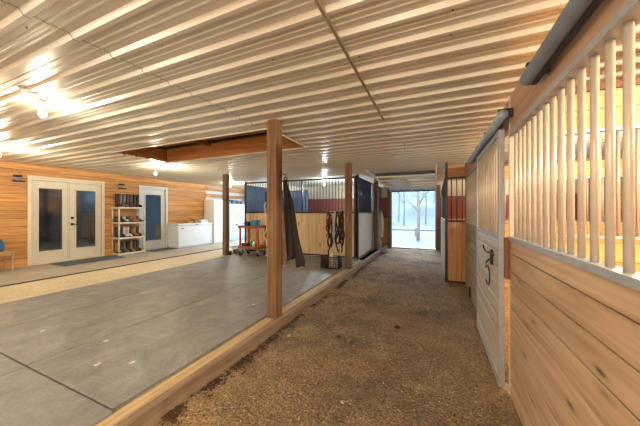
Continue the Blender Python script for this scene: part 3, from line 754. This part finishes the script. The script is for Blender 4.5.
# ------------------------------------------------------------------ chest freezer and cabinets
fz = thing('chest_freezer', 'white chest freezer standing against the orange pine wall', 'freezer', (-8.6, 7.25, .005))
fx0, fx1, fy0, fy1 = -8.87, -8.32, 6.50, 8.06
b = MB(); b.box(fx0, fx1, fy0, fy1, .03, .79, .02); b.box(fx0+.03, fx1-.03, fy0+.03, fy1-.03, .006, .05); b.build('body', M['white'], fz)
b = MB(); b.box(fx0, fx1+.012, fy0-.006, fy1+.006, .795, .865, .02); lid = b.build('lid', M['white'], fz)
b = MB(); b.box(fx1+.012, fx1+.03, 7.2, 7.36, .80, .83, .005); b.build('handle', M['grey'], lid)
b = MB(); b.box(fx1, fx1+.006, 6.62, 6.72, .68, .71, .002); b.build('badge', M['dark_metal'], fz)
b = MB(); b.box(fx1, fx1+.005, 7.95, 8.0, .10, .15, .002); b.build('drain_plug', M['grey'], fz)
def carton(x0, x1, y0, y1, z0, z1, mat, lab, name='cardboard_box', cat='box'):
    t = thing(name, lab, cat, ((x0+x1)/2, (y0+y1)/2, z0))
    b = MB(); b.box(x0, x1, y0, y1, z0, z1, .004); b.build('carton', mat, t)
    b = MB(); b.box(x0-.003, x1+.003, y0-.003, y1+.003, z1-.02, z1+.004, .002); b.build('rim', mat, t); return t
carton(-8.7, -8.45, 7.0, 7.25, .866, .94, M['cardboard'], 'low brown carton on the left of the freezer lid')
carton(-8.7, -8.45, 7.30, 7.52, .866, 1.0, M['tan'], 'tan carton in the middle of the freezer lid')
carton(-8.75, -8.45, 7.6, 7.95, .866, .98, M['white'], 'white tray at the right end of the freezer lid', 'storage_tray', 'tray')
def cabinet(y0, y1, z1, mat, lab, nd, name='tall_cabinet'):
    t = thing(name, lab, 'cabinet', (-8.58, (y0+y1)/2, .005)); x1 = -8.30
    b = MB(); b.box(-8.83, x1, y0, y1, .006, z1, .008); b.build('body', mat, t)
    for i in range(nd):
        a, c = y0+(y1-y0)*i/nd+.006, y0+(y1-y0)*(i+1)/nd-.006
        b = MB(); b.box(x1+.001, x1+.025, a, c, .06, z1-.02, .004); d = b.build('door', mat, t)
        h = MB(); yy = c-.04 if i % 2 == 0 else a+.04
        h.tube([(x1+.025, yy, .95), (x1+.05, yy, .97), (x1+.05, yy, 1.15), (x1+.025, yy, 1.17)], .007, 6); h.build('handle', M['grey'], d)
    return t
cabinet(8.10, 8.92, 1.80, M['white'], 'tall white upright cabinet directly right of the chest freezer', 1)
cabinet(8.98, 10.4, 1.66, M['bluewhite'], 'wide pale blue-white cabinet behind the left square post', 3)
for i, (y, w, h, m, lab) in enumerate([(9.05, .12, .10, 'grey', 'grey carton at the left on top of the wide pale cabinet'), (9.25, .24, .17, 'black', 'dark toolbox on top of the wide pale cabinet'), (9.58, .2, .12, 'coat_line', 'brown carton right of the toolbox on the pale cabinet'), (9.85, .25, .15, 'black', 'black case at the right on top of the pale cabinet')]):
    carton(-8.7, -8.36, y, y+w, 1.661, 1.661+h, M[m], lab, 'storage_box')

# ------------------------------------------------------------------ tool cart
ct = thing('tool_cart', 'red-orange two-tier utility cart with black casters on the mats', 'cart', (-4.95, 6.3, 0))
cx0, cx1, cy0, cy1 = -5.36, -4.62, 6.15, 6.62
def tray(z):
    b = MB(); b.box(cx0, cx1, cy0, cy1, z, z+.015); b.box(cx0, cx1, cy0, cy0+.02, z, z+.07, .003); b.box(cx0, cx1, cy1-.02, cy1, z, z+.07, .003); b.box(cx0, cx0+.02, cy0, cy1, z, z+.07, .003); b.box(cx1-.02, cx1, cy0, cy1, z, z+.07, .003); return b
tray(.82).build('top_tray', M['cart'], ct); tray(.22).build('bottom_tray', M['cart'], ct)
for x in (cx0+.03, cx1-.08):
    for y in (cy0+.02, cy1-.07):
        b = MB(); b.box(x, x+.05, y, y+.05, .29, .82, .004); b.build('leg', M['cart'], ct)
for x in (cx0+.06, cx1-.06):
    for y in (cy0+.06, cy1-.06):
        b = MB(); b.cyl((x-.015, y, .065), (x+.015, y, .065), .064, 16); w = b.build('caster', M['rubber'], ct)
        b = MB(); b.box(x-.03, x-.018, y-.02, y+.02, .06, .22); b.box(x+.018, x+.03, y-.02, y+.02, .06, .22); b.box(x-.03, x+.03, y-.02, y+.02, .20, .22); b.build('fork', M['metal'], w)
b = MB(); b.tube([(cx0+.05, cy0, .87), (cx0-.09, cy0+.02, .93), (cx0-.09, cy1-.02, .93), (cx0+.05, cy1, .87)], .014, 8); b.build('push_handle', M['cart'], ct)
def bottle(x, y, z, r, h, m, cap, lab):
    t = thing('bottle', lab, 'bottle', (x, y, z)); b = MB(); b.lathe((x, y, z+.001), [(r, 0), (r, h*.62), (r*.45, h*.78), (r*.4, h*.88)]); b.build('body', m, t)
    b = MB(); b.lathe((x, y, z+.001+h*.88), [(r*.48, 0), (r*.48, h*.12)]); b.build('cap', cap, t)
carton(-5.02, -4.80, 6.3, 6.5, .836, 1.04, M['blue'], 'blue box on the top tray of the red cart', 'tool_case', 'case')
carton(-5.24, -5.10, 6.3, 6.48, .836, 1.0, M['black'], 'small black box on the left of the cart top tray', 'tool_case', 'case')
bottle(-4.72, 6.35, .835, .03, .16, M['grey'], M['white'], 'small grey bottle right of the blue box on the cart')
bottle(-4.98, 6.3, .235, .045, .24, M['green'], M['white'], 'green bottle on the lower tray of the red cart')
bottle(-4.87, 6.27, .235, .05, .22, M['white'], M['green'], 'white jug beside the green bottle on the lower cart tray')
bottle(-4.71, 6.27, .235, .04, .26, M['yellow'], M['black'], 'yellow bottle at the right of the lower cart tray')
carton(-5.3, -5.08, 6.25, 6.45, .236, .36, M['black'], 'dark case at the left of the lower cart tray', 'tool_case', 'case')
wb_ = thing('wire_basket', 'grey wire basket with dark clutter on the floor left of the red cart', 'basket', (-5.58, 6.45, 0))
def basket(root, x0, x1, y0, y1, z0, z1, nx, nz_, r, mat):
    b = MB()
    for j in range(nz_+1):
        z = z0+r+(z1-z0-2*r)*j/nz_
        for p, q in (((x0, y0), (x1, y0)), ((x1, y0), (x1, y1)), ((x1, y1), (x0, y1)), ((x0, y1), (x0, y0))): b.cyl((p[0], p[1], z), (q[0], q[1], z), r*(1.8 if j in (0, nz_) else 1), 6)
    for i in range(nx+1):
        x = x0+(x1-x0)*i/nx; y = y0+(y1-y0)*i/nx
        for yy in (y0, y1): b.cyl((x, yy, z0+r), (x, yy, z1-r), r, 6)
        for xx in (x0, x1): b.cyl((xx, y, z0+r), (xx, y, z1-r), r, 6)
        b.cyl((x, y0, z0+r), (x, y1, z0+r), r, 6)
    return b.build('wire_frame', mat, root)
basket(wb_, -5.76, -5.46, 6.35, 6.6, .001, .2, 6, 4, .004, M['grey'])
b = MB(); b.box(-5.74, -5.48, 6.37, 6.58, .012, .14, .03); b.build('lining', M['coat_line'], wb_)

# ------------------------------------------------------------------ things on the posts
def hang(pts): return pts
# coat on the near post
ct_ = thing('coat', 'dark brown coat hanging on the right side of the nearest post', 'coat', (-1.72, 2.84, 1.7))
rc = Vector((.916, .402, 0)); dc = Vector((-.402, .916, 0))
def drape(x0f, x1f, ztop, zbot, depth, folds, origin, n=26, m=16, ph=0):
    """closed draped tube: between x0f(t) and x1f(t) along screen-right"""
    rings = []
    for j in range(m+1):
        t = j/m; z = ztop+(zbot-ztop)*t; a, c_ = x0f(t), x1f(t); cx = (a+c_)/2; hw = (c_-a)/2; ring = []
        for k in range(n):
            u = 2*math.pi*k/n
            w = math.cos(u)*hw; d = math.sin(u)*depth*(.35+.65*t)*(1+.45*math.sin(folds*math.cos(u)*3+ph+t*2))
            zz = z + .012*math.sin(3*math.cos(u)+ph)*t
            p = Vector(origin)+rc*(cx+w)+dc*d; ring.append((p.x, p.y, zz))
        rings.append(ring)
    b = MB(); b.loft(rings); return b
O = (-1.752, 2.90, 0)
def hem(t): return 1-.55*max(0, (t-.93)/.07)**2
b = drape(lambda t: -.03+.02*t, lambda t: .015+.165*t**.9*hem(t), 1.70, .68, .07, 1.3, O, 32, 24); b.build('body', M['coat'], ct_)
b = drape(lambda t: .02+.13*t, lambda t: .045+(.235*t**.95+.012*math.sin(7*t))*(1-.12*max(0, (t-.94)/.06)), 1.64, .60, .05, .8, (-1.76, 2.88, 0), 28, 24, ph=1.3); b.build('sleeve', M['coat'], ct_)
b = drape(lambda t: .0+.01*t, lambda t: .03+.055*t*hem(t), 1.30, .63, .035, 1.0, (-1.775, 2.83, 0), 24, 18, ph=2.2); b.build('lining', M['coat_line'], ct_)
b = MB(); b.tube([(-1.745, 2.85, 1.70), (-1.73, 2.86, 1.735), (-1.72, 2.88, 1.72), (-1.735, 2.90, 1.69)], .008, 6); b.build('collar_loop', M['coat'], ct_)
b = MB(); b.tube([(-1.764, 2.80, 1.76), (-1.72, 2.80, 1.76), (-1.70, 2.82, 1.745), (-1.70, 2.84, 1.77)], .006, 6); b.box(-1.764, -1.758, 2.78, 2.82, 1.72, 1.80, .002)
solo('coat_hook', b, M['dark_metal'], 'small metal hook holding the coat on the near post', 'hook', (-1.76, 2.8, 1.76))
# rope and strap on the left of the near post
rp = thing('lead_rope', 'cream lead rope hanging at the left side of the nearest post', 'rope', (-1.93, 2.82, 1.4))
b = MB()
pts = [(-2.02-.03*math.sin(i*.5)-.012*math.sin(i*1.3), 2.86, 1.42-.028*i) for i in range(26)]
b.tube(pts, .009, 7); b.build('rope', M['rope_tan'], rp)
b = MB(); b.tube([(-2.01+.02*math.cos(a), 2.87, 1.47+.085*math.sin(a)) for a in [2*math.pi*i/14 for i in range(14)]], .016, 7, closed=True); b.build('padded_loop', M['black_strap'], rp)

b = MB(); b.tube([(-1.906, 2.83, 1.57), (-1.96, 2.85, 1.57), (-2.01, 2.87, 1.555), (-2.02, 2.87, 1.58)], .006, 6)
solo('rope_hook', b, M['dark_metal'], 'small hook with cream rope on the left of the nearest post', 'hook', (-1.906, 2.83, 1.6))
def loop(cx, cy, cz, w, h, r, n=18, sag=.25, ph=0):
    return [(cx+w*math.cos(2*math.pi*i/n)*(1-sag*math.sin(2*math.pi*i/n)), cy+.01*math.sin(3*2*math.pi*i/n+ph), cz+h*math.sin(2*math.pi*i/n)) for i in range(n)]
# tack rail and halters left of the third post
rl = MB(); rl.cyl((-2.42, 5.93, 1.30), (-1.925, 5.93, 1.30), .012, 10)
for x in (-2.36, -2.25, -2.14, -2.03): rl.tube([(x, 5.93, 1.30), (x, 5.89, 1.28), (x, 5.87, 1.31)], .006, 6)
solo('tack_rail', rl, M['metal'], 'thin metal hanging rail fixed to the left of the third post', 'rail', (-2.2, 5.93, 1.3))
def halter(x, y, ztop, L, mat, lab, w=.07, extra=0):
    t = thing('halter', lab, 'halter', (x, y, ztop), 'halters on the tack rail')
    b = MB(); b.tube(loop(x, y, ztop-L*.28, w*.75, L*.28, .012), .017, 7, closed=True, sq=(.8, 1.4)); b.build('crown_strap', mat, t)
    b = MB(); b.tube(loop(x+.01, y-.02, ztop-L*.62, w*.9, L*.16, .012, ph=1), .018, 7, closed=True, sq=(.8, 1.4)); b.build('noseband', mat, t)
    b = MB(); pts = [(x+w*.6*math.sin(i*.55+extra), y-.01-.012*math.cos(i), ztop-L*.08-L*.9*i/20) for i in range(21)]; b.tube(pts, .019, 7); b.build('lead', mat, t)
    b = MB()
    for s_ in (-1, 1): b.tube([(x+s_*w*.75+.015*math.cos(a), y-.02, ztop-L*.5+.015*math.sin(a)) for a in [2*math.pi*i/8 for i in range(8)]], .004, 5, closed=True)
    b.build('ring', M['metal'], t)
halter(-2.36, 5.86, 1.31, .62, M['red_strap'], 'red halter hanging leftmost on the tack rail', .05)
halter(-2.29, 5.81, 1.24, 1.0, M['black_strap'], 'black halter hanging just right of the red one', .06, 1)
halter(-2.19, 5.86, 1.31, .95, M['white_rope'], 'whitish rope halter in the middle of the tack rail', .05, 2)
halter(-2.11, 5.81, 1.30, .97, M['black_strap'], 'black halter on the right half of the tack rail', .055, 3)
halter(-2.03, 5.86, 1.31, .98, M['rust_strap'], 'rust brown halter nearest the third post', .05, 4)
halter(-1.985, 5.80, 1.30, .85, M['black_strap'], 'black halter rightmost on the tack rail against the post', .045, 5)
cr = thing('wire_crate', 'black wire crate on the floor at the foot of the third post', 'crate', (-2.2, 5.72, 0))
basket(cr, -2.42, -2.0, 5.56, 5.80, .001, .27, 7, 5, .006, M['black'])
for x, h, m, lab in ((-2.32, .2, 'black_strap', 'dark grooming brush standing in the black wire crate'), (-2.21, .33, 'rope_tan', 'cream bundle sticking up from the wire crate'), (-2.10, .26, 'grey_rope', 'grey folded cloth in the right of the wire crate')):
    b = MB(); n = 10; rings = []
    for j in range(6):
        t = j/5; r = .058*(1-.3*t+.12*math.sin(5*t+x*9)); rings.append([(x+r*math.cos(2*math.pi*k/n)+.01*math.sin(3*t), 5.68+r*1.4*math.sin(2*math.pi*k/n), .012+h*t) for k in range(n)])
    b.loft(rings); solo({'black_strap': 'grooming_brush', 'rope_tan': 'rope_bundle', 'grey_rope': 'folded_cloth'}[m], b, M[m], lab, {'black_strap': 'brush', 'rope_tan': 'rope', 'grey_rope': 'cloth'}[m], (x, 5.68, .012))
# bundle of ropes beyond the farthest post
for i, (dx, dy, m, lab) in enumerate(((0, 0, 'grey_rope', 'grey coiled rope in the bundle beyond the farthest post'), (.06, .10, 'white_rope', 'white coiled rope in the bundle beyond the farthest post'), (.11, .02, 'grey_rope', 'grey rope nearest the aisle in the bundle beyond the farthest post'))):
    t = thing('hanging_rope', lab, 'rope', (-1.86+dx, 9.5+dy, 1.3), 'ropes hanging near the overhead door')
    x, y = -1.88+dx, 9.32+dy
    b = MB(); b.tube(loop(x, y, .95, .07, .36, .02, ph=i), .04, 7, closed=True); b.tube(loop(x+.03, y-.05, .82, .045, .42, .02, ph=i+2), .036, 7, closed=True); b.build('coil', M[m], t)
    b = MB(); b.tube([(x+.04*math.sin(k*.8+i), y-.03, .5-.045*k) for k in range(13)], .032, 7); b.build('tail', M[m], t)
b = MB()
for k in range(9):
    a = random.random()*6; b.tube([(-1.66+.10*math.cos(a+j*.7)*(1+.2*j), 9.3+.2*math.sin(a+j*.7), ZD+.02+.02*random.random()+.01*k) for j in range(6)], .016, 6)
solo('rope_heap', b, M['grey_rope'], 'tangled grey rope heap on the dirt under the hanging ropes', 'rope', (-1.66, 9.3, ZD))
b = MB(); b.tube([(-1.99, 9.36, 1.34), (-1.93, 9.36, 1.34), (-1.74, 9.38, 1.325), (-1.72, 9.38, 1.35)], .008, 6)
solo('rope_hook', b, M['dark_metal'], 'dark hook carrying the ropes beyond the farthest post', 'hook', (-1.95, 9.45, 1.36))

# small hooks dangling from the ceiling
for (x, y, h, lab) in ((-.56, 2.93, .10, 'small wire hook dangling at the end of the ceiling batten'), (-.47, 4.55, .12, 'small wire hook hanging from the far aisle ceiling')):
    b = MB(); b.tube([(x, y, ZC-.005), (x, y, ZC-h*.6), (x+.012, y, ZC-h*.85), (x+.004, y, ZC-h), (x-.012, y, ZC-h*.9)], .003, 6)
    solo('ceiling_hook', b, M['block'], lab, 'hook', (x, y, ZC))
b = MB(); b.box(X0-.015, X0-.001, 4.9, 4.99, ZD-.01, .06, .01); solo('door_guide', b, M['black'], 'small black door guide at the bottom of the fixed stall front', 'door guide', (X0, 4.95, ZD))

# ------------------------------------------------------------------ lamps
def bulb_lamp(x, y, drop, lab, arm=None):
    t = thing('ceiling_lamp', lab, 'lamp', (x, y, ZC), 'bare bulb ceiling lamps')
    b = MB(); b.lathe((x, y, ZC-.035), [(.03, 0), (.06, .01), (.06, .03)]); b.build('canopy', M['white'], t)
    ex, ey = (x+arm[0], y+arm[1]) if arm else (x, y)
    b = MB(); b.tube([(x, y, ZC-.035), (ex, ey, ZC-drop+.06)], .008, 8); b.lathe((ex, ey, ZC-drop+.03), [(.018, 0), (.022, .01), (.018, .04)]); b.build('socket', M['white'], t)
    b = MB(); b.ball((ex, ey, ZC-drop), .034, 14, 1.15); b.build('bulb', M['bulb'], t)
    return (ex, ey, ZC-drop)
def pl(loc, power, col=(1, .78, .52), r=.04):
    l = bpy.data.lights.new('lamp_or_fill_light', 'POINT'); l.energy = power; l.color = col; l.shadow_soft_size = r
    o = bpy.data.objects.new('lamp_or_fill_light', l); C.objects.link(o); o.location = loc; l.specular_factor = .45; return o
WARM = (1, .87, .64)
for x, y, dr, lab, arm, pw in ((-3.53, 1.18, .13, 'bare bulb ceiling lamp nearest the camera, left of the ceiling seam', (-.2, .16), 17), (-6.28, 4.28, .20, 'bare bulb ceiling lamp over the boot shelf', None, 40),
                            (-7.1, 1.98, .13, 'bare bulb ceiling lamp at the left picture edge', None, 35), (-7.2, 7.85, .14, 'bare bulb ceiling lamp beyond the left post', None, 35)):
    p = bulb_lamp(x, y, dr, lab, arm); pl((p[0], p[1], p[2]-.05), pw, WARM)
p = bulb_lamp(-3.44, 8.2, .21, 'cool white bulb lamp inside the far left stall behind its bars', None); pl((p[0], p[1], p[2]-.15), 60, (.80, .91, 1))
# lamps out of view: behind the camera over the mats and aisle, and in the right stalls
for x, y, pw in ((-.7, -1.3, 60), (-4.2, -1.6, 60), (2.4, 1.0, 170), (2.4, 4.4, 80), (2.4, 8.4, 50)):
    pl((x, y, ZC-.2), pw, WARM, .06)

# ------------------------------------------------------------------ outside
b = MB(); nx, ny = 40, 50; vs = []; fs = []
for j in range(ny+1):
    for i in range(nx+1):
        x = -26+52*i/nx; y = YB+.1+55*j/ny; d = max(0, y-27)
        vs.append((x, y, -.16+.2*d+.5*nz(x, y, .15)*min(1, d/6)))
for j in range(ny):
    for i in range(nx):
        a = j*(nx+1)+i; fs.append((a, a+1, a+nx+2, a+nx+1))
m_ = MB(); m_.add(vs, fs, True)
for idx, f in enumerate(m_.f):
    if m_.v[f[0]][1] > 26.5: m_.m[idx] = 1
struct('ground_outside', m_, [M['snow'], M['hill']])
def tree(x, y, z, H, r, lab, mat, seed, nb=7, name='bare_tree', grp='bare trees outside'):
    random.seed(seed); t = thing(name, lab, 'tree', (x, y, z), grp)
    b = MB(); b.tube([(x, y, z-.1), (x+.03*H/4, y, z+H*.3), (x-.02*H/4, y, z+H*.6), (x+.03, y, z+H)], [r, r*.85, r*.6, r*.15], 8); b.build('trunk', mat, t)
    b = MB()
    for i in range(nb):
        h = z+H*random.uniform(.3, .9); a = random.uniform(0, 6.28); L = H*random.uniform(.18, .38)
        p0 = Vector((x, y, h)); d = Vector((math.cos(a), math.sin(a)*.7, random.uniform(.4, 1.0))).normalized()
        p1 = p0+d*L*.5+Vector((0, 0, -.02)); p2 = p0+d*L+Vector((0, 0, L*.1)); b.tube([p0, p1, p2], [r*.4, r*.28, r*.1], 6)
        for q in range(4):
            s = p1.lerp(p2, random.random()); e = s+Vector((random.uniform(-1, 1), random.uniform(-.5, .5), random.uniform(.1, 1))).normalized()*L*.45; b.tube([s, e], [r*.16, r*.05], 5)
    if name == 'pale_tree':
        b.tube([(x, y, z+1.75), (x+.28, y-.05, z+2.3), (x+.75, y-.05, z+2.75)], [r*.7, r*.55, r*.2], 7); b.tube([(x, y, z+1.5), (x-.45, y, z+2.0), (x-.8, y, z+2.5)], [r*.5, r*.35, r*.15], 7)
        b.tube([(x+.28, y-.05, z+2.3), (x+.2, y-.05, z+3)], [r*.3, r*.1], 6)
    b.build('branch', mat, t)
    random.seed(seed+1)
tree(-.82, 14.4, -.16, 5.5, .085, 'pale bare tree just outside the open overhead door', M['bark'], 3, 9, 'pale_tree')
k = 0
labs = ['slender grey bare tree on the frosted slope, far left in the doorway', 'grey bare tree on the slope left of the pale tree', 'grey bare tree on the slope seen above the rail fence', 'thin bare tree behind the pale tree on the slope', 'grey bare tree on the slope right of the pale tree', 'tall bare tree at the right side of the doorway view', 'far bare tree high on the slope at left', 'far bare tree high on the slope at right', 'farthest thin bare tree in the doorway view']
for x, y in ((-5.0, 28), (-3.7, 30), (-2.9, 27.5), (-1.8, 31), (-.9, 28.5), (.2, 30), (-6.2, 36), (-2.2, 37), (-.2, 40)):
    tree(x, y, -.16+.2*max(0, y-27), 7, .065, labs[k], M['bark_grey'], 20+k, 14); k += 1
fe = thing('rail_fence', 'low grey rail fence crossing the snowy yard behind the pale tree', 'fence', (-1, 17, -.16))
b = MB(); b.box(-8, 6, 16.98, 17.02, .14, .22, .01); b.build('rail', M['bark_grey'], fe)
for x in (-7, -5, -3, -1.1, .9, 3):
    b = MB(); b.box(x-.05, x+.05, 16.88, 16.975, -.18, .32, .01); b.build('post', M['bark_grey'], fe)

# ------------------------------------------------------------------ light from outdoors
w = bpy.data.worlds.new('World'); S.world = w; w.use_nodes = True; nt = w.node_tree
bg = nt.nodes['Background']; bg.inputs[0].default_value = (.68, .84, 1, 1); bg.inputs[1].default_value = .6
su = bpy.data.lights.new('sun', 'SUN'); su.energy = 5.5; su.angle = R(45); su.color = (.75, .88, 1)
so = bpy.data.objects.new('sun', su); C.objects.link(so); so.rotation_euler = (R(-66), 0, R(6))
# daylight entering the two doorways of the back wall
def area(loc, rot, sx, sy, e, col):
    l = bpy.data.lights.new('doorway_daylight', 'AREA'); l.shape = 'RECTANGLE'; l.size = sx; l.size_y = sy; l.energy = e; l.color = col
    o = bpy.data.objects.new('doorway_daylight', l); C.objects.link(o); o.location = loc; o.rotation_euler = rot
pl((-.5, -1.6, 1.1), 62, (1, .93, .78), .5)      # added soft fill behind the camera to lift the ceiling
pl((-5.5, -1.8, 1.0), 62, (1, .94, .82), .5)  # second added fill, behind the camera on the mat side
area((-7.1, 10.85, 1.1), (R(-90), 0, 0), 1.9, 2.0, 85, (.6, .8, 1))
pl((-10, 5.2, 2.2), 6, (.75, .88, 1), .1)  # added cool fill in the room behind the glass doors

# ------------------------------------------------------------------ camera
f = 263.0
cam = bpy.data.cameras.new('camera'); cam.sensor_fit = 'HORIZONTAL'; cam.sensor_width = 36; cam.lens = 36*f/640
cam.shift_y = -1.0/640; cam.clip_start = .05; cam.clip_end = 200
co = bpy.data.objects.new('camera', cam); C.objects.link(co)
co.location = (0, 0, 1.29); co.rotation_euler = (R(90), 0, math.atan(115.5/f))
S.camera = co
S.view_settings.view_transform = 'Standard'; S.view_settings.look = 'None'; S.view_settings.gamma = 1; S.view_settings.use_curve_mapping = False
S.view_settings.exposure = 1.08
